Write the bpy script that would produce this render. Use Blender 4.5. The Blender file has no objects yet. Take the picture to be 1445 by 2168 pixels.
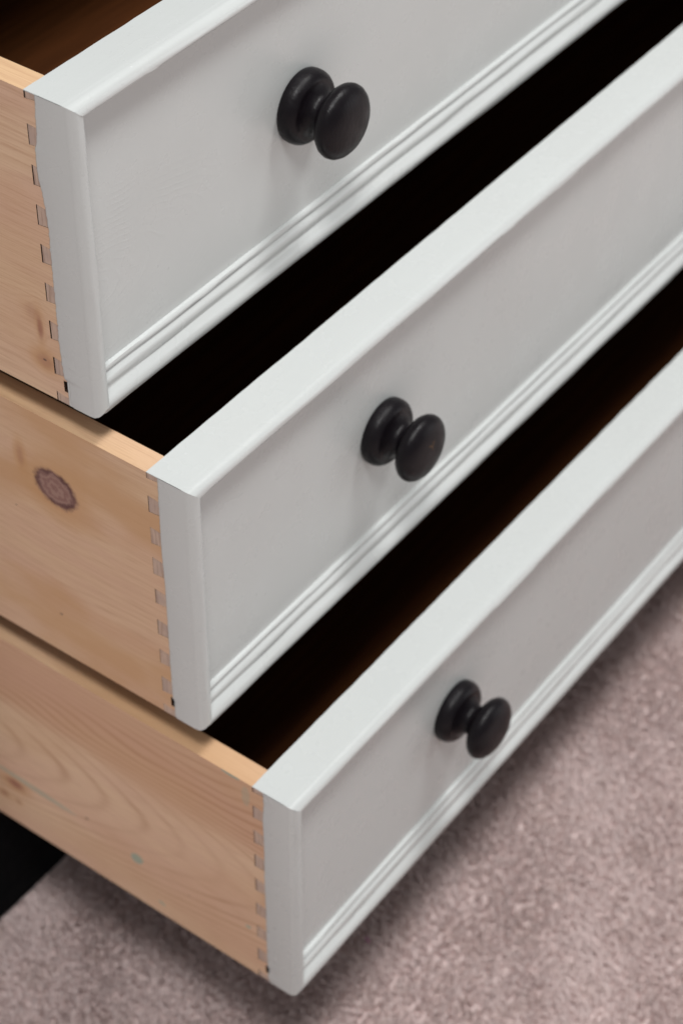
import bpy, math
import numpy as np
from math import radians, pi, cos, sin

sc = bpy.context.scene
C = sc.collection
rng = np.random.default_rng(7)

# ------------------------------------------------------------------ camera
cam_d = bpy.data.cameras.new('camera')
cam = bpy.data.objects.new('camera', cam_d)
C.objects.link(cam)
cam.location = (-0.48157, -0.47262, 0.43001)
cam.rotation_euler = (0.814335, -0.005479, -0.936693)
cam_d.sensor_fit = 'VERTICAL'
cam_d.sensor_height = 36.0
cam_d.sensor_width = 24.0
cam_d.lens = 4531.84 / 2168 * 36.0
cam_d.clip_start = 0.02
cam_d.clip_end = 50
cam_d.dof.use_dof = True
cam_d.dof.focus_distance = 0.84
cam_d.dof.aperture_fstop = 11.0
sc.camera = cam

# ------------------------------------------------------------------ light of the room
w = bpy.data.worlds.new('World')
sc.world = w
w.use_nodes = True
w.node_tree.nodes['Background'].inputs[0].default_value = (0.985, 0.995, 1.0, 1)
w.node_tree.nodes['Background'].inputs[1].default_value = 0.27


def lamp(name, loc, target, sx, sy, power, col):
    d = bpy.data.lights.new(name, 'AREA')
    d.shape = 'RECTANGLE'
    d.size = sx
    d.size_y = sy
    d.energy = power
    d.color = col
    o = bpy.data.objects.new(name, d)
    C.objects.link(o)
    o.location = loc
    v = np.array(target, float) - np.array(loc, float)
    from mathutils import Vector
    o.rotation_euler = Vector(v).to_track_quat('-Z', 'Y').to_euler()
    return o


TG = (0.15, -0.05, -0.25)
lamp('ceiling_lamp', (-0.90, -0.78, 2.55), TG, 0.60, 0.60, 47, (1.0, 0.995, 0.985))
lamp('ceiling_lamp', (0.95, -0.72, 2.65), TG, 0.60, 0.60, 47, (1.0, 0.995, 0.985))
lamp('right_fill_light', (1.9, -1.9, 0.05), TG, 1.1, 1.1, 6, (0.95, 0.98, 1.0))  # weak broad fill for the drawer fronts, its source unseen at the right

sc.view_settings.view_transform = 'Standard'
sc.view_settings.look = 'None'
sc.view_settings.exposure = 0.0
sc.view_settings.gamma = 1.0
sc.view_settings.use_curve_mapping = False


# ------------------------------------------------------------------ node helpers
class NT:
    def __init__(s, name):
        s.m = bpy.data.materials.new(name)
        s.m.use_nodes = True
        s.t = s.m.node_tree
        s.n = s.t.nodes
        s.b = s.n['Principled BSDF']
        s.tc = s.n.new('ShaderNodeTexCoord')
        sp = s.n.new('ShaderNodeSeparateXYZ')
        s.link(s.tc.outputs['Object'], sp.inputs[0])
        s.x, s.y, s.z = sp.outputs

    def link(s, a, b):
        s.t.links.new(a, b)

    def put(s, v, sock):
        if isinstance(v, (int, float)):
            sock.default_value = v
        elif isinstance(v, tuple):
            sock.default_value = v if len(v) == 4 or sock.type == 'VECTOR' else v + (1,)
        else:
            s.link(v, sock)

    def M(s, op, a, b=0.0, c=0.0):
        n = s.n.new('ShaderNodeMath')
        n.operation = op
        s.put(a, n.inputs[0])
        s.put(b, n.inputs[1])
        s.put(c, n.inputs[2])
        return n.outputs[0]

    def add(s, a, b): return s.M('ADD', a, b)
    def sub(s, a, b): return s.M('SUBTRACT', a, b)
    def mul(s, a, b): return s.M('MULTIPLY', a, b)

    def vec(s, a, b, c):
        n = s.n.new('ShaderNodeCombineXYZ')
        s.put(a, n.inputs[0]); s.put(b, n.inputs[1]); s.put(c, n.inputs[2])
        return n.outputs[0]

    def noise(s, v, scale=1.0, detail=2.0, rough=0.5, dist=0.0):
        n = s.n.new('ShaderNodeTexNoise')
        s.link(v, n.inputs['Vector'])
        n.inputs['Scale'].default_value = scale
        n.inputs['Detail'].default_value = detail
        n.inputs['Roughness'].default_value = rough
        n.inputs['Distortion'].default_value = dist
        return n.outputs['Fac']

    def step(s, v, a, b, o0=0.0, o1=1.0):
        n = s.n.new('ShaderNodeMapRange')
        n.interpolation_type = 'SMOOTHSTEP'
        s.put(v, n.inputs['Value'])
        n.inputs['From Min'].default_value = a
        n.inputs['From Max'].default_value = b
        n.inputs['To Min'].default_value = o0
        n.inputs['To Max'].default_value = o1
        return n.outputs['Result']

    def mix(s, f, a, b):
        n = s.n.new('ShaderNodeMix')
        n.data_type = 'RGBA'
        s.put(f, n.inputs[0])
        s.put(a, n.inputs[6])
        s.put(b, n.inputs[7])
        return n.outputs[2]

    def bump(s, h, strength, dist, prev=None):
        n = s.n.new('ShaderNodeBump')
        n.inputs['Strength'].default_value = strength
        n.inputs['Distance'].default_value = dist
        s.link(h, n.inputs['Height'])
        if prev is not None:
            s.link(prev, n.inputs['Normal'])
        return n.outputs[0]

    def done(s, col, rough, nrm=None, spec=0.5):
        s.put(col, s.b.inputs['Base Color'])
        s.put(rough, s.b.inputs['Roughness'])
        s.b.inputs['Specular IOR Level'].default_value = spec
        if nrm is not None:
            s.link(nrm, s.b.inputs['Normal'])
        return s.m


PAINT = (0.603, 0.626, 0.617)


def paint_mat(name, axis, grain=0.0, seed=0.0, bmp=0.20, gloss=0.0):
    """hand-brushed satin paint; axis = direction of the brush strokes"""
    t = NT(name)
    a = {'x': (9, 420, 420), 'z': (420, 420, 9), 'y': (420, 9, 420)}[axis]
    v = t.vec(t.mul(t.x, a[0]), t.mul(t.y, a[1]), t.mul(t.add(t.z, seed), a[2]))
    st = t.noise(v, 1.0, 3.0, 0.6)
    lump = t.noise(t.tc.outputs['Object'], 260.0, 3.0, 0.55)
    nub = t.noise(t.tc.outputs['Object'], 700.0, 0.0)
    nub = t.step(nub, 0.74, 0.80)
    h = t.add(t.add(t.mul(st, 0.55), t.mul(lump, 0.35)), t.mul(nub, 0.9))
    nrm = t.bump(h, bmp, 0.0004)
    if grain:
        # the grain of the board, raised round a knot, shows through the paint
        dx = t.sub(t.x, -0.004)
        dz = t.sub(t.z, 0.058)
        r = t.M('SQRT', t.add(t.mul(t.mul(dx, dx), 0.10), t.mul(dz, dz)))
        wob = t.noise(t.tc.outputs['Object'], 22.0, 3.0, 0.6)
        f = t.add(t.mul(r, 2300.0), t.mul(wob, 22.0))
        ln = t.M('POWER', t.add(t.mul(t.M('SINE', f), 0.5), 0.5), 6.0)
        patch = t.noise(t.tc.outputs['Object'], 45.0, 2.0)
        patch = t.step(patch, 0.30, 0.75)
        fade = t.step(t.x, 0.02, 0.12, 1.0, 0.0)
        low = t.step(t.z, 0.085, 0.115, 1.0, 0.12)
        g = t.mul(t.mul(t.mul(ln, patch), fade), low)
        nrm = t.bump(g, grain, 0.0005, nrm)
    tint = t.noise(t.tc.outputs['Object'], 14.0, 2.0)
    col = t.mix(t.step(tint, 0.3, 0.7), PAINT, (0.592, 0.612, 0.602))
    rg = t.step(t.noise(t.tc.outputs['Object'], 60.0, 3.0), 0.3, 0.7, 0.25 - gloss, 0.37 - gloss)
    return t.done(col, rg, nrm, 0.5)


def pine(name, seed, light=(0.79, 0.56, 0.375), pink=(0.745, 0.495, 0.35), late=(0.47, 0.255, 0.15),
         knots=(), flecks=(), specks=(), cath=None, amber=0.0, contrast=0.5):
    t = NT(name)
    y, z = t.y, t.add(t.z, t.mul(t.x, 0.8))
    n1 = t.noise(t.vec(t.mul(y, 5.0), t.mul(z, 16.0), seed), 1.0, 2.0)
    F = t.add(z, t.mul(n1, 0.045))
    if cath:
        zc, k0, k1, zt0, zt1 = cath
        dz = t.sub(z, zc)
        par = t.add(t.mul(y, k0), t.mul(t.mul(dz, dz), k1))
        par = t.add(par, t.mul(n1, 0.012))
        inner = t.step(z, zt0, zt1, 1.0, 0.0)
    kd = []
    for (ky, kz, ry, rz, dark, halo) in knots:
        dy = t.mul(t.sub(y, ky), 1.0 / ry)
        dzz = t.mul(t.sub(t.sub(z, kz), t.mul(t.sub(y, ky), 0.06 if dark > 0.9 else 0.0)), 1.0 / rz)
        d = t.M('SQRT', t.add(t.mul(dy, dy), t.mul(dzz, dzz)))
        g = t.M('EXPONENT', t.mul(t.mul(d, d), -0.22))
        F = t.sub(F, t.mul(t.mul(t.sub(z, kz), g), 0.85))
        kd.append((d, dark, halo))
    wob = t.noise(t.vec(t.mul(y, 14.0), t.mul(z, 60.0), seed + 3), 1.0, 2.0)
    ring = t.add(t.mul(t.M('SINE', t.add(t.mul(F, 1150.0), t.mul(wob, 5.0))), 0.5), 0.5)
    ring = t.M('POWER', ring, 3.0)
    if cath:
        rc = t.add(t.mul(t.M('SINE', t.add(t.mul(par, 560.0), t.mul(wob, 1.2))), 0.5), 0.5)
        rc = t.mul(t.M('POWER', rc, 5.0), 0.75)
        ring = t.add(t.mul(ring, t.sub(1.0, inner)), t.mul(rc, inner))
    patch = t.step(t.noise(t.vec(t.mul(y, 9.0), t.mul(z, 30.0), seed + 9), 1.0, 2.0), 0.35, 0.7, 0.25, 1.0)
    fine = t.noise(t.vec(t.mul(y, 45.0), t.mul(z, 1500.0), t.mul(t.x, 1500.0)), 1.0, 3.0, 0.6)
    broad = t.noise(t.vec(t.mul(y, 8.0), t.mul(z, 34.0), seed + 5), 1.0, 3.0)
    col = t.mix(t.step(broad, 0.33, 0.68), light, pink)
    col = t.mix(t.mul(t.mul(ring, patch), contrast), col, late)
    col = t.mix(t.step(fine, 0.42, 0.80, 0.0, 0.55), col, late)
    if cath:
        col = t.mix(t.mul(t.sub(1.0, inner), 0.5), col, (0.56, 0.295, 0.17))
    if amber:
        am = t.step(t.noise(t.vec(t.mul(y, 10.0), t.mul(z, 22.0), seed + 12), 1.0, 3.0), 0.42, 0.64, 0.0, amber)
        col = t.mix(am, col, (0.60, 0.345, 0.175))
    edge = t.noise(t.tc.outputs['Object'], 330.0, 3.0, 0.6)
    for (d, dark, halo) in kd:
        dd = t.add(d, t.mul(t.sub(edge, 0.5), 0.35))
        col = t.mix(t.mul(t.step(dd, 0.9, 2.6, 1.0, 0.0), 0.55 * halo), col, (0.56, 0.29, 0.11))
        if dark > 0.9:      # a sound knot: rings, broken dark bark line round it
            kr = t.add(t.mul(t.M('SINE', t.add(t.mul(dd, 17.0), t.mul(edge, 6.0))), 0.5), 0.5)
            kc = t.mix(t.mul(kr, 0.6), (0.25, 0.125, 0.105), (0.43, 0.27, 0.22))
            brk = t.step(t.noise(t.tc.outputs['Object'], 130.0, 3.0), 0.36, 0.62, 0.35, 1.0)
            kc = t.mix(t.mul(t.step(dd, 0.58, 0.88), brk), kc, (0.095, 0.03, 0.032))
            col = t.mix(t.mul(t.step(dd, 0.84, 1.14, 1.0, 0.0), dark), col, kc)
        else:               # a reddish streak
            soft = t.mul(t.step(dd, 0.25, 1.45, 1.0, 0.0), dark)
            col = t.mix(soft, col, (0.33, 0.125, 0.085))
    for (fy, fz, ry, rz, tilt, *op) in flecks:
        a = t.sub(y, fy)
        b = t.sub(t.sub(t.z, fz), t.mul(a, tilt))
        a = t.mul(a, 1.0 / ry)
        b = t.mul(b, 1.0 / rz)
        d = t.add(t.M('SQRT', t.add(t.mul(a, a), t.mul(b, b))), t.mul(t.sub(edge, 0.5), 0.7))
        col = t.mix(t.step(d, 0.80, 1.10, op[0] if op else (0.85 if ry < 0.01 else 0.5), 0.0), col, (0.33, 0.42, 0.34))
    for (fy, fz, r) in specks:
        a = t.mul(t.sub(y, fy), 1.0 / (r * 1.8))
        b = t.mul(t.sub(t.z, fz), 1.0 / r)
        d = t.add(t.M('SQRT', t.add(t.mul(a, a), t.mul(b, b))), t.mul(t.sub(edge, 0.5), 0.8))
        col = t.mix(t.step(d, 0.7, 1.1, 0.8, 0.0), col, (0.12, 0.07, 0.06))
    nrm = t.bump(t.add(fine, t.mul(ring, 0.5)), 0.18, 0.0003)
    return t.done(col, 0.55, nrm, 0.35)


def end_grain(name, seed):
    t = NT(name)
    v = t.vec(t.mul(t.y, 900.0), t.add(t.mul(t.z, 60.0), seed), t.mul(t.x, 60.0))
    n = t.noise(v, 1.0, 3.0, 0.6)
    b = t.noise(t.tc.outputs['Object'], 95.0, 3.0)
    col = t.mix(t.step(b, 0.35, 0.65), (0.60, 0.44, 0.345), (0.50, 0.375, 0.315))
    col = t.mix(t.step(n, 0.47, 0.66, 0.0, 0.7), col, (0.38, 0.25, 0.19))
    return t.done(col, 0.65, t.bump(n, 0.2, 0.0002), 0.3)


def stain(name):
    t = NT(name)
    n = t.noise(t.vec(t.mul(t.x, 10.0), t.mul(t.y, 140.0), t.mul(t.z, 140.0)), 1.0, 4.0, 0.6)
    col = t.mix(t.step(n, 0.3, 0.7), (0.095, 0.031, 0.009), (0.062, 0.020, 0.006))
    return t.done(col, 0.6, None, 0.12)


def black_paint(name, rough, base=(0.011, 0.010, 0.011), spec=0.5, scale=1.0):
    t = NT(name)
    o = t.tc.outputs['Object']
    n = t.noise(o, 420.0 * scale, 4.0, 0.65)
    lines = t.noise(t.vec(t.mul(t.x, 1500.0), t.mul(t.y, 260.0), t.mul(t.z, 240.0)), 1.0, 3.0, 0.6)
    h = t.add(t.mul(n, 0.6), t.mul(lines, 0.9))
    rg = t.step(t.noise(o, 130.0, 3.0), 0.3, 0.7, rough - 0.07, rough + 0.09)
    return t.done(base, rg, t.bump(h, 0.30, 0.0005), spec)


# ------------------------------------------------------------------ mesh helpers
def mesh(name, verts, faces, mats, parent=None, smooth=False, midx=None):
    me = bpy.data.meshes.new(name)
    me.from_pydata([tuple(map(float, v)) for v in verts], [], faces)
    for m in (mats if isinstance(mats, (list, tuple)) else [mats]):
        me.materials.append(m)
    if midx is not None:
        me.polygons.foreach_set('material_index', midx)
    if smooth:
        me.polygons.foreach_set('use_smooth', [True] * len(me.polygons))
    me.update()
    o = bpy.data.objects.new(name, me)
    C.objects.link(o)
    o.parent = parent
    return o


def fix_normals(o):
    import bmesh
    bm = bmesh.new()
    bm.from_mesh(o.data)
    bmesh.ops.recalc_face_normals(bm, faces=bm.faces)
    bm.to_mesh(o.data)
    bm.free()
    return o


def bevel(o, wdt, seg=2, angle=40):
    m = o.modifiers.new('bevel', 'BEVEL')
    m.width = wdt
    m.segments = seg
    m.limit_method = 'ANGLE'
    m.angle_limit = radians(angle)
    return o


def box(name, a, b, mats, parent=None, bw=0.0, face_mat=None):
    (x0, y0, z0), (x1, y1, z1) = a, b
    v = [(x0, y0, z0), (x1, y0, z0), (x1, y1, z0), (x0, y1, z0), (x0, y0, z1), (x1, y0, z1), (x1, y1, z1), (x0, y1, z1)]
    # order: bottom, top, front(-y), right(+x), back(+y), left(-x)
    f = [(0, 3, 2, 1), (4, 5, 6, 7), (0, 1, 5, 4), (1, 2, 6, 5), (2, 3, 7, 6), (3, 0, 4, 7)]
    o = mesh(name, v, f, mats, parent, midx=face_mat)
    if bw:
        bevel(o, bw)
    return o


def prism_yz(name, poly, x0, x1, mats, parent, inner_mat=None):
    """polygon in (y, z) extruded along x"""
    n = len(poly)
    v = [(x0, p[0], p[1]) for p in poly] + [(x1, p[0], p[1]) for p in poly]
    f = [tuple(range(n)), tuple(range(2 * n - 1, n - 1, -1))]
    f += [(i, i + n, (i + 1) % n + n, (i + 1) % n) for i in range(n)]
    mi = [0] * len(f)
    if inner_mat is not None:
        mi[1] = inner_mat
    o = mesh(name, v, f, mats, parent, midx=mi)
    return fix_normals(o)


def arc(c, r, a0, a1, n):
    return [(c[0] + r * cos(radians(a0 + (a1 - a0) * i / n)), c[1] + r * sin(radians(a0 + (a1 - a0) * i / n))) for i in range(n + 1)]


def wobble(n, amp, k):
    """smooth random series, the unsteadiness of a hand-finished edge"""
    r = rng.normal(0, 1, n + 2 * k)
    ker = np.hanning(2 * k + 1)
    ker /= math.sqrt((ker ** 2).sum())
    return np.convolve(r, ker, 'valid')[:n] * amp


def sweep(name, prof, s0, s1, axis, place, nseg, mat, parent, amp=0.00010):
    """prof: list of (d, y); s0/s1: functions of d giving the ends along the run; place(s, d, y) -> xyz"""
    P = len(prof)
    V, Fc = [], []
    wb = np.stack([wobble(nseg + 1, amp, 5) for _ in range(P)], 1)
    wd = np.stack([wobble(nseg + 1, amp, 5) for _ in range(P)], 1)
    for i in range(nseg + 1):
        u = i / nseg
        for j, (d, y) in enumerate(prof):
            lock = 0.0 if j in (0, P - 1) else 1.0
            dd = d + (wd[i, j] if (lock and d > 0.0008) else 0.0)
            yy = y + wb[i, j] * lock
            V.append(place(s0(d, y) + (s1(d, y) - s0(d, y)) * u, dd, yy))
    for i in range(nseg):
        for j in range(P):
            k = (j + 1) % P
            Fc.append((i * P + j, i * P + k, (i + 1) * P + k, (i + 1) * P + j))
    Fc.append(tuple(range(P)))
    Fc.append(tuple(nseg * P + j for j in range(P - 1, -1, -1)))
    o = mesh(name, V, Fc, mat, parent, smooth=True)
    fix_normals(o)
    m = o.modifiers.new('edges', 'EDGE_SPLIT')
    m.split_angle = radians(48)
    return o


def empty(name, loc, label, cat, group=None):
    o = bpy.data.objects.new(name, None)
    C.objects.link(o)
    o.empty_display_size = 0.05
    o.location = loc
    o['label'] = label
    o['category'] = cat
    if group:
        o['group'] = group
    return o


# ------------------------------------------------------------------ dimensions (metres)
FLOOR = -0.590
WID = 0.78          # width of a drawer
T = 0.0245          # thickness of a drawer front, beads included
REC = 0.0060        # depth of the front's field below the beads
LAP = 0.0178        # where the dovetails end inside the front
S = 0.0119          # thickness of a drawer side
DEP = 0.42          # depth of a drawer
YC = 0.1175         # front plane of the carcass
DRAWERS = [  # y of the front, top z, bottom z, knob height below top, knob x
    (0.0, 0.0, -0.15004, 0.0728, 0.1440),
    (-0.04680, -0.16550, -0.31413, 0.0672, 0.1432),
    (-0.09752, -0.33210, -0.48056, 0.0608, 0.1396),
]

# ------------------------------------------------------------------ carpet
def carpet_mat():
    t = NT('carpet_pile')
    o = t.tc.outputs['Object']
    n1 = t.noise(o, 420.0, 2.0, 0.6)
    n2 = t.noise(o, 60.0, 3.0, 0.6)
    n3 = t.noise(o, 9.0, 2.0)
    col = t.mix(t.step(n1, 0.35, 0.65), (0.765, 0.625, 0.605), (0.855, 0.73, 0.705))
    col = t.mix(t.mul(t.step(n2, 0.45, 0.75), 0.35), col, (0.715, 0.58, 0.535))
    col = t.mix(t.mul(t.step(n3, 0.4, 0.7), 0.25), col, (0.80, 0.665, 0.64))
    m = t.done(col, 0.9, None, 0.1)
    tr = t.n.new('ShaderNodeBsdfTranslucent')
    t.link(col, tr.inputs[0])
    mx = t.n.new('ShaderNodeMixShader')
    mx.inputs[0].default_value = 0.12
    t.link(t.b.outputs[0], mx.inputs[1])
    t.link(tr.outputs[0], mx.inputs[2])
    t.link(mx.outputs[0], t.n['Material Output'].inputs[0])
    return m


CM = carpet_mat()
g = 6.0
floor = mesh('carpet_floor', [(-g, -g, FLOOR - 0.0028), (g, -g, FLOOR - 0.0028), (g, g, FLOOR - 0.0028), (-g, g, FLOOR - 0.0028)],
             [(0, 1, 2, 3)], CM)
floor['kind'] = 'structure'
floor['label'] = 'dusty pink beige carpet under the open drawers'


def pile():
    sp = 0.0025
    X, Y = np.meshgrid(np.arange(-0.16, 0.70, sp), np.arange(-0.36, YC - 0.002, sp))
    px = X.ravel() + rng.uniform(-0.5, 0.5, X.size) * sp
    py = Y.ravel() + rng.uniform(-0.5, 0.5, X.size) * sp
    keep = (py < YC - 0.001)
    px, py = px[keep], py[keep]
    n = px.size
    NB = 6
    # how the pile leans: slow drift plus tuft-by-tuft disorder
    def slow(k, s):
        r = np.random.default_rng(s)
        v = np.zeros(n)
        for _ in range(7):
            a, b, c = r.normal(0, k, 2).tolist() + [r.uniform(0, 6.28)]
            v += np.sin(a * px + b * py + c)
        return v / 2.6
    lx = 0.0009 * slow(70, 1) + rng.normal(0, 0.0011, n)
    ly = 0.0009 * slow(70, 2) + rng.normal(0, 0.0011, n)
    ht = 0.0078 + 0.0005 * slow(160, 3) + rng.normal(0, 0.0006, n)
    V = np.zeros((n, NB, 5, 3), np.float32)
    for b in range(NB):
        a = 2 * pi * b / NB + rng.uniform(0, 1.2, n)
        r0 = rng.uniform(0.0002, 0.0007, n)
        r1 = rng.uniform(0.0007, 0.0020, n)
        tw = a + rng.uniform(0.5, 1.6, n)
        wd = rng.uniform(0.00036, 0.00066, n)
        bx, by = px + cos_(a) * r0, py + sin_(a) * r0
        mx, my = px + cos_(a) * r1 * 0.8 + lx * 0.45, py + sin_(a) * r1 * 0.8 + ly * 0.45
        tx, ty = px + cos_(tw) * r1 * 1.35 + lx * 1.5, py + sin_(tw) * r1 * 1.35 + ly * 1.5
        ox, oy = -sin_(tw) * wd, cos_(tw) * wd
        h = ht * rng.uniform(0.85, 1.08, n)
        for k, (qx, qy, qz) in enumerate(((bx - ox, by - oy, 0 * h), (bx + ox, by + oy, 0 * h), (mx + ox, my + oy, h * 0.72),
                                          (mx - ox, my - oy, h * 0.72), (tx, ty, h))):
            V[:, b, k, 0], V[:, b, k, 1], V[:, b, k, 2] = qx, qy, qz + FLOOR - 0.006
    nb = n * NB
    base = (np.arange(nb) * 5)[:, None]
    quads = (base + np.array([0, 1, 2, 3])).astype(np.int32)
    tris = (base + np.array([3, 2, 4])).astype(np.int32)
    me = bpy.data.meshes.new('carpet_pile')
    me.vertices.add(nb * 5)
    me.vertices.foreach_set('co', V.ravel())
    me.loops.add(nb * 7)
    li = np.concatenate([quads, tris], 1).ravel()
    me.loops.foreach_set('vertex_index', li)
    me.polygons.add(nb * 2)
    ls = np.stack([np.arange(nb) * 7, np.arange(nb) * 7 + 4], 1).ravel().astype(np.int32)
    me.polygons.foreach_set('loop_start', ls)
    me.polygons.foreach_set('use_smooth', np.ones(nb * 2, bool))
    me.update(calc_edges=True)
    me.materials.append(CM)
    o = bpy.data.objects.new('carpet_pile', me)
    C.objects.link(o)
    o['kind'] = 'stuff'
    o['label'] = 'dusty pink beige cut pile of the carpet'
    o['category'] = 'carpet'


cos_, sin_ = np.cos, np.sin
pile()

# ------------------------------------------------------------------ carcass of the chest
BLK = black_paint('black_carcass_paint', 0.8, (0.0045, 0.0045, 0.005), 0.06, 0.3)
chest = empty('chest_carcass', (0, YC, FLOOR), 'black painted chest carcass with its plinth on the carpet behind the drawers', 'chest')
ZT = 0.105 - FLOOR   # unseen open bay above the top drawer, added to let light in
ZB = -0.4865 - FLOOR
D2 = 0.47
box('side_panel', (-0.026, 0, 0), (-0.004, D2, ZT), BLK, chest, 0.001)
box('side_panel', (WID + 0.004, 0, 0), (WID + 0.026, D2, ZT), BLK, chest, 0.001)
box('top_panel', (-0.040, -0.002, ZT), (WID + 0.040, D2 + 0.002, ZT + 0.022), BLK, chest, 0.003)
box('back_panel', (-0.004, D2 - 0.008, 0.02), (WID + 0.004, D2 - 0.002, ZT), BLK, chest)
box('plinth', (-0.004, 0.0, 0), (WID + 0.004, 0.018, ZB), BLK, chest, 0.001)
box('rail', (-0.004, 0.002, ZB), (WID + 0.004, 0.06, ZB + 0.004), BLK, chest)
for k in (0, 1):
    zt = DRAWERS[k][2] - FLOOR - 0.002
    zb = DRAWERS[k + 1][1] - FLOOR + 0.002
    box('rail', (-0.004, 0.002, zb), (WID + 0.004, 0.06, zt), BLK, chest)

# ------------------------------------------------------------------ drawers
STAIN = stain('dark_stained_pine')
EG = end_grain('pine_end_grain', 1.0)
GRIME_SHADE = NT('glue_grime_and_slot_shade').done((0.045, 0.026, 0.019), 0.8, None, 0.1)  # glue lines of the joints, and shade painted into the bottom slot
P_TOP = [paint_mat('grey_paint_brushed_%d' % k, 'x', seed=k * 1.7, bmp=(0.24, 0.18, 0.12)[k], gloss=(0.08, 0.05, 0.03)[k]) for k in range(3)]
P_FIELD = [paint_mat('grey_paint_grain', 'x', 0.10, 0.0, 0.07), paint_mat('grey_paint_field', 'x', 0.03, 3.1, 0.04), paint_mat('grey_paint_field_smooth', 'x', 0.0, 5.3, 0.03)]
P_END = [paint_mat('grey_paint_end_%d' % k, 'z', seed=k * 2.3, bmp=(0.16, 0.12, 0.08)[k]) for k in range(3)]
KNOBM = black_paint('black_knob_paint', 0.36, (0.0062, 0.0046, 0.0062), 0.2)

PINES = [
    pine('pine_upper', 2.0, amber=0.25, contrast=0.27,
         knots=[(0.030, 0.0355, 0.0017, 0.0062, 0.75, 0.5), (0.0335, 0.0420, 0.0040, 0.0045, 0.25, 0.2), (0.0292, 0.0185, 0.0046, 0.0040, 0.42, 0.9)],
         specks=[(0.0294, 0.0190, 0.0006)]),
    pine('pine_middle', 5.0, light=(0.745, 0.515, 0.33), pink=(0.71, 0.46, 0.315), amber=0.8, contrast=0.17,
         knots=[(0.0788, 0.1088, 0.0124, 0.0104, 0.97, 1.0), (0.0985, 0.1185, 0.0022, 0.0060, 0.35, 0.8)],
         specks=[(0.0845, 0.0269, 0.0006), (0.105, 0.085, 0.0004)]),
    pine('pine_lower', 9.0, amber=0.25, contrast=0.8, cath=(0.068, 0.42, -24.0, 0.092, 0.108),
         knots=[(0.1855, 0.0335, 0.0062, 0.0036, 0.8, 0.8), (0.1953, 0.0193, 0.0035, 0.0022, 0.55, 0.6), (0.185, 0.0193, 0.0022, 0.0016, 0.45, 0.5)],
         flecks=[(0.1020, 0.0347, 0.0042, 0.0038, -0.15), (0.0872, 0.0092, 0.0026, 0.0009, 0.2), (0.0300, 0.0362, 0.0016, 0.0011, 0.0),
                 (0.1720, 0.0400, 0.0300, 0.0022, 0.03), (0.0285, 0.1385, 0.0024, 0.0075, 0.0, 0.3), (0.0372, 0.1478, 0.0058, 0.0012, 0.0, 0.8)],
         specks=[(0.1350, 0.0425, 0.0007), (0.068, 0.031, 0.0003)]),
]
PINE_EDGE = [pine('pine_edge_%d' % k, 20.0 + 3 * k, light=(0.71, 0.475, 0.275), pink=(0.71, 0.47, 0.30), amber=am, contrast=0.22)
             for k, am in enumerate((0.0, 0.25, 0.5))]

PINS = [(14.0, 23.3), (32.6, 42.0), (51.5, 60.8), (71.0, 80.0), (89.3, 98.8), (107.8, 117.1), (126.0, 135.3)]


def knob(parent, x, z, wear=False):
    prof = [(0.0, 0.0165), (0.0008, 0.0169), (0.0024, 0.0171), (0.0042, 0.0170), (0.0058, 0.0165), (0.0072, 0.0155), (0.0082, 0.0144), (0.0086, 0.0137),
            (0.0086, 0.0127), (0.0089, 0.0119), (0.0099, 0.0103), (0.0112, 0.0089), (0.0126, 0.0081), (0.0142, 0.0080), (0.0154, 0.0090),
            (0.0164, 0.0107), (0.0173, 0.0130), (0.0185, 0.0150), (0.0201, 0.0164), (0.0219, 0.0170), (0.0237, 0.0168), (0.0255, 0.0157),
            (0.0271, 0.0138), (0.0283, 0.0112), (0.0291, 0.0080), (0.0295, 0.0042), (0.0296, 0.0)]
    N = 64
    V, Fc = [], []
    for d, r in prof[:-1]:
        for i in range(N):
            a = 2 * pi * i / N
            V.append((cos(a) * r, -d, sin(a) * r))
    P = len(prof) - 1
    for j in range(P - 1):
        for i in range(N):
            k = (i + 1) % N
            Fc.append((j * N + i, j * N + k, (j + 1) * N + k, (j + 1) * N + i))
    V.append((0, -prof[-1][0], 0))
    for i in range(N):
        Fc.append(((P - 1) * N + i, (P - 1) * N + (i + 1) % N, P * N))
    Fc.append(tuple(range(N - 1, -1, -1)))
    o = mesh('knob', V, Fc, KNOBM, parent, smooth=True)
    fix_normals(o)
    m = o.modifiers.new('edges', 'EDGE_SPLIT')
    m.split_angle = radians(50)
    o.location = (x, REC, z)
    if wear:
        # a chip in the black paint, bare wood showing
        t = NT('bare_wood_chip')
        cm = t.done((0.34, 0.20, 0.09), 0.7, None, 0.2)
        cv, cf = [], []
        for (ax, az, bx, bz, wd) in ((-0.0030, 0.0066, -0.0004, 0.0052, 0.00011), (-0.0004, 0.0054, 0.0012, 0.0072, 0.00010), (-0.0006, 0.0052, -0.0003, 0.0030, 0.00008)):
            L = math.hypot(bx - ax, bz - az)
            nx, nz = -(bz - az) / L * wd, (bx - ax) / L * wd
            b0 = len(cv)
            for (qx, qz) in ((ax - nx, az - nz), (ax + nx, az + nz), (bx + nx, bz + nz), (bx - nx, bz - nz)):
                r = math.hypot(qx, qz)
                yy = -np.interp(r, [p[1] for p in prof[::-1][:8]], [p[0] for p in prof[::-1][:8]]) - 0.00012
                cv.append((qx, yy, qz))
            cf.append((b0, b0 + 1, b0 + 2, b0 + 3))
        mesh('paint_chip', cv, cf, cm, o)
    return o


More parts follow.
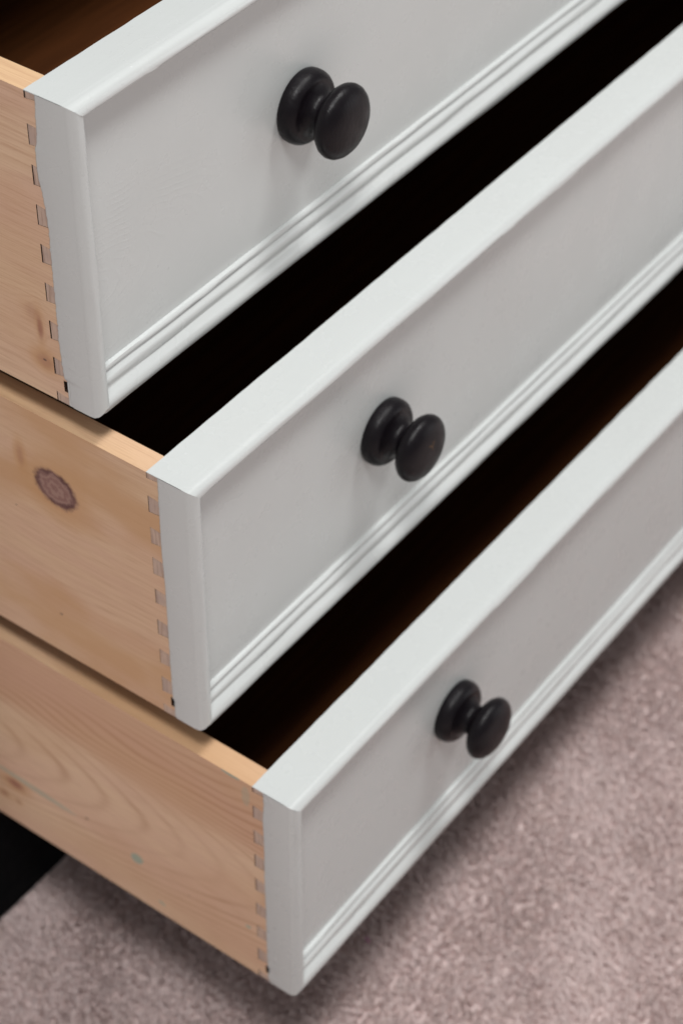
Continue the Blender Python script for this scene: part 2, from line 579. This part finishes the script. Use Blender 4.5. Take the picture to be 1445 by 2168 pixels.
def make_drawer(k, label):
    y0, zt, zb, kz, kx = DRAWERS[k]
    H = zt - zb
    d = empty('drawer', (0, y0, zb), label, 'drawer', 'open drawers of the chest')
    e = 0.0006
    # --- front: board behind the beads, with one moulding per edge
    fr = box('front_panel', (0, REC, 0), (WID, LAP, H), P_FIELD[k], d)
    # rear lamination of the board between the two sides, its back stained like the inside
    box('front_back', (S + 0.0001, LAP, 0), (WID - S - 0.0001, T, H - 0.0004), [P_END[k], STAIN], fr, face_mat=[1, 0, 0, 0, 1, 0])
    # painted top, brushed over front and dovetails alike, with an uneven rear edge
    n = 260
    xs = np.linspace(0.0, WID, n)
    we = T + wobble(n, 0.00006, 2)
    tv, tf = [], []
    for i in range(n):
        tv += [(xs[i], 0.0046, H - 0.00002), (xs[i], 0.0062, H + 0.0001), (xs[i], we[i], H + 0.0001), (xs[i], we[i] + 0.0001, H - 0.0003), (xs[i], 0.0046, H - 0.0003)]
    for i in range(n - 1):
        a, b = 5 * i, 5 * (i + 1)
        tf += [(a + j, b + j, b + j + 1, a + j + 1) for j in range(3)]
    tf += [(0, 1, 2, 3, 4)]
    fix_normals(mesh('painted_top', tv, tf, P_TOP[k], fr))
    # mouldings: profile points are (distance from the outer edge, y)
    bead = [(0.0, REC), (0.0, 0.0046)] + [(0.0044 - 0.0044 * cos(radians(a)), 0.0044 - 0.0044 * sin(radians(a))) for a in (8, 20, 33, 46, 60, 74, 90)]
    bead += [(0.0052, 0.0002), (0.0059, 0.0009), (0.0064, 0.0020), (0.0066, 0.0032)]
    top_p = bead + [(0.0069, 0.0040), (0.0078, 0.0042), (0.0086, 0.0046), (0.0089, 0.0054), (0.0089, REC)]
    side_p = bead + [(0.0067, 0.0040), (0.0073, 0.0046), (0.0076, 0.0054), (0.0076, REC)]
    bot_p = [(0.0, REC), (0.0, 0.0042), (0.0004, 0.0030), (0.0012, 0.0017), (0.0024, 0.0007), (0.0040, 0.0001), (0.0056, 0.0000), (0.0072, 0.0004),
             (0.0086, 0.0011), (0.0098, 0.0021), (0.0107, 0.0028), (0.0113, 0.0032),
             (0.0120, 0.0030), (0.0130, 0.0028), (0.0142, 0.0026), (0.0155, 0.0028), (0.0166, 0.0034), (0.0175, 0.0042), (0.0180, 0.0046), (0.0184, 0.0047),
             (0.0187, 0.0043), (0.0194, 0.0040), (0.0203, 0.0040), (0.0211, 0.0044), (0.0216, 0.0052), (0.0217, REC)]
    def foot(q, y):
        return float(np.interp(y, [0.0, 0.0007, 0.0017, 0.0030, 0.0046], [0.0046, 0.0026, 0.0013, 0.0005, 0.0]))
    sweep('moulding', top_p, lambda q, y: q, lambda q, y: WID - q, 'x', lambda s, q, y: (s, y, H - q), 150, P_TOP[k], fr)
    sweep('moulding', side_p, foot, lambda q, y: H - q, 'z', lambda s, q, y: (q, y, s), 44, P_END[k], fr)
    sweep('moulding', side_p, foot, lambda q, y: H - q, 'z', lambda s, q, y: (WID - q, y, s), 44, P_END[k], fr)
    sweep('moulding', bot_p, lambda q, y: 0.0042, lambda q, y: WID - 0.0042, 'x', lambda s, q, y: (s, y, q), 150, P_TOP[k], fr)
    # painted end: a skin of paint that laps unevenly over the dovetails
    nz = 120
    zz = np.linspace(0.0, H, nz)
    if k == 0:
        kp = np.array([(0, 16.0), (3.7, 17.4), (6.4, 16.6), (12.9, 16.6), (13.4, 19.2), (16.8, 19.4), (31, 20.0), (53, 19.6), (72, 19.4), (86, 19.0), (97, 19.4),
                       (107, 20.4), (113, 21.6), (124, 21.7), (130, 20.2), (136, 19.7), (147.7, 19.0), (150.04, 19.0)])
    elif k == 1:
        kp = np.array([(0, 17.2), (2.1, 17.7), (6.8, 17.9), (7.0, 17.4), (12.2, 17.4), (12.5, 18.5), (31, 18.6), (59, 18.4), (85, 18.3), (108, 18.9), (127, 18.7), (147, 18.4), (148.63, 18.4)])
    else:
        kp = np.array([(0, 17.2), (4.0, 18.6), (6.8, 18.6), (7.0, 17.4), (11.4, 17.4), (11.8, 18.4), (31, 18.7), (59, 18.5), (85, 18.8), (108, 18.4), (127, 18.8), (140, 18.0), (148.46, 18.2)])
    ye = np.interp(zz * 1000, kp[:, 0], kp[:, 1]) / 1000 + wobble(nz, 0.00007 if k else 0.00013, 1)
    pv, pf = [], []
    for i in range(nz):
        for j, y in enumerate((0.0047, 0.0066, ye[i] - 0.0004, ye[i])):
            pv.append(((0.00003, -0.0002, -0.00022, -0.00012)[j], y, zz[i]))
        pv.append((0.0003, ye[i], zz[i]))
    for i in range(nz - 1):
        for j in range(4):
            a = i * 5 + j
            pf.append((a, a + 1, a + 6, a + 5))
    b0 = len(pv)
    o = mesh('painted_end', pv, pf, P_END[k], fr, smooth=True)
    fix_normals(o)

    # --- sides, cut with half-blind dovetails
    def side(left):
        tails = []
        gap = 0.00016
        yT, yF = T, LAP + 0.0001
        jit = rng.normal(0, 0.00018, (9, 2))
        pins = [(0.0, 0.0048)] + [(a / 1000, b / 1000) for a, b in PINS] + [(H - 0.0034, H)]
        pins = [(a + jit[i, 0] * (i > 0), b + jit[i, 1] * (i < 8)) for i, (a, b) in enumerate(pins)]
        tp = 0.0008
        # outline as a ladder of cells so that every tail is clean geometry
        ring = [(T, 0.0)]
        cells = []
        zs = [0.0]
        for i, (a, b) in enumerate(pins):
            zs += [a, b] if i else [b]
        zs = sorted(set(zs))
        vv, ff = [], []
        idx = {}

        def vid(y, z, sd):
            key = (round(y, 7), round(z, 7), sd)
            if key not in idx:
                idx[key] = len(vv)
                x = (0.0, S)[sd] if left else (WID, WID - S)[sd]
                vv.append((x, y, z))
            return idx[key]

        def cell(q):
            cells.append(q)
        for z0, z1 in zip(zs[:-1], zs[1:]):
            cell([(T, z0), (DEP, z0), (DEP, z1), (T, z1)])
        for i in range(len(pins) - 1):
            a, b = pins[i][1], pins[i + 1][0]
            if i == 0:   # the groove of the bottom board breaks out here as a small slot
                ys = yF + 0.0019
                cell([(ys, a - tp), (T, a), (T, b), (ys, b + tp)])
                cell([(yF, a - tp), (ys, a - tp), (ys, 0.0068), (yF, 0.0068)])
                cell([(yF, 0.0126), (ys, 0.0126), (ys, b + tp), (yF, b + tp)])
            else:
                cell([(yF, a - tp), (T, a), (T, b), (yF, b + tp)])
        def i_slot(p):
            return p[0] < yF + 0.0020 and 0.0067 < p[1] < 0.0127
        cnt = {}
        for q in cells:
            for sd in (0, 1):
                ff.append((tuple(vid(y, z, sd) for y, z in q), 0 if sd == 0 else 1))
            for p, r in zip(q, q[1:] + q[:1]):
                key = frozenset(((round(p[0], 7), round(p[1], 7)), (round(r[0], 7), round(r[1], 7))))
                cnt.setdefault(key, []).append((p, r))
        for e_ in cnt.values():
            if len(e_) == 1:
                p, r = e_[0]
                slot = i_slot(p) and i_slot(r)  # slot walls coloured dark in place of a deep hole's shade
                ff.append(((vid(*p, 0), vid(*p, 1), vid(*r, 1), vid(*r, 0)), 3 if slot or (p[0] < T + 1e-6 and r[0] < T + 1e-6) else 0))
        s = mesh('side_panel', vv, [q for q, _ in ff], [PINES[k], STAIN, PINE_EDGE[k], GRIME_SHADE], d, midx=[m_ for _, m_ in ff])
        fix_normals(s)
        # the top edge is another cut of the wood
        for p in s.data.polygons:
            if p.normal.z > 0.9 and p.center.z > H - 0.0005:
                p.material_index = 2
        for i, (a, b) in enumerate(pins):
            bg = rng.uniform(0.00012, (0.00075, 0.0004, 0.0005)[k])
            a2, b2 = a + (gap if i else 0), b - (gap if i < len(pins) - 1 else 0.0004)
            t0 = tp if i else 0.0
            t1 = tp if i < len(pins) - 1 else 0.0
            x0, x1 = (0.00005 - (0.0001 if rng.random() > .5 else 0.0), S) if left else (WID - S, WID)
            prism_yz('dovetail_pin', [(LAP, a2 + t0), (yT - bg, a2), (yT - bg, b2), (LAP, b2 - t1)], x0, x1, EG, s)
        return s
    side(True)
    side(False)
    box('back_panel', (S, DEP - 0.014, 0.018), (WID - S, DEP - 0.002, H - 0.006), STAIN, d)
    box('bottom_panel', (S + 0.0002, T - 0.001, 0.0072), (WID - S - 0.0002, DEP - 0.002, 0.0122), STAIN, d)
    knob(d, kx, H - kz, wear=(k == 1))
    knob(d, WID - kx, H - kz)
    return d


make_drawer(0, 'top drawer of the three, pale grey front with wood grain showing through the paint')
make_drawer(1, 'middle drawer of the three, its bare pine side marked by a large dark knot')
make_drawer(2, 'bottom drawer of the three, its bare pine side spotted with mint green paint')

# a scrap of pink lint caught in the pile
def lint():
    t = NT('pink_lint')
    m = t.done((0.80, 0.30, 0.58), 0.8, None, 0.2)
    V, Fc = [], []
    for i in range(10):
        a = i / 9
        x, y, z = 0.0022 * (a - 0.5) + 0.0006 * sin(a * 9), 0.0034 * (a - 0.5), 0.0005 * sin(a * pi)
        for (ux, uz) in ((-0.0005, 0), (0, 0.0005), (0.0005, 0), (0, -0.0004)):
            V.append((x + ux, y, z + uz))
    for i in range(9):
        for j in range(4):
            a, b = i * 4 + j, i * 4 + (j + 1) % 4
            Fc.append((a, b, b + 4, a + 4))
    Fc += [(3, 2, 1, 0), (36, 37, 38, 39)]
    o = mesh('lint', V, Fc, m, smooth=True)
    fix_normals(o)
    o.location = LINT
    o['label'] = 'tiny scrap of pink lint caught in the carpet below the bottom drawer'
    o['category'] = 'lint'


LINT = (0.1115, -0.0617, FLOOR + 0.0036)
lint()
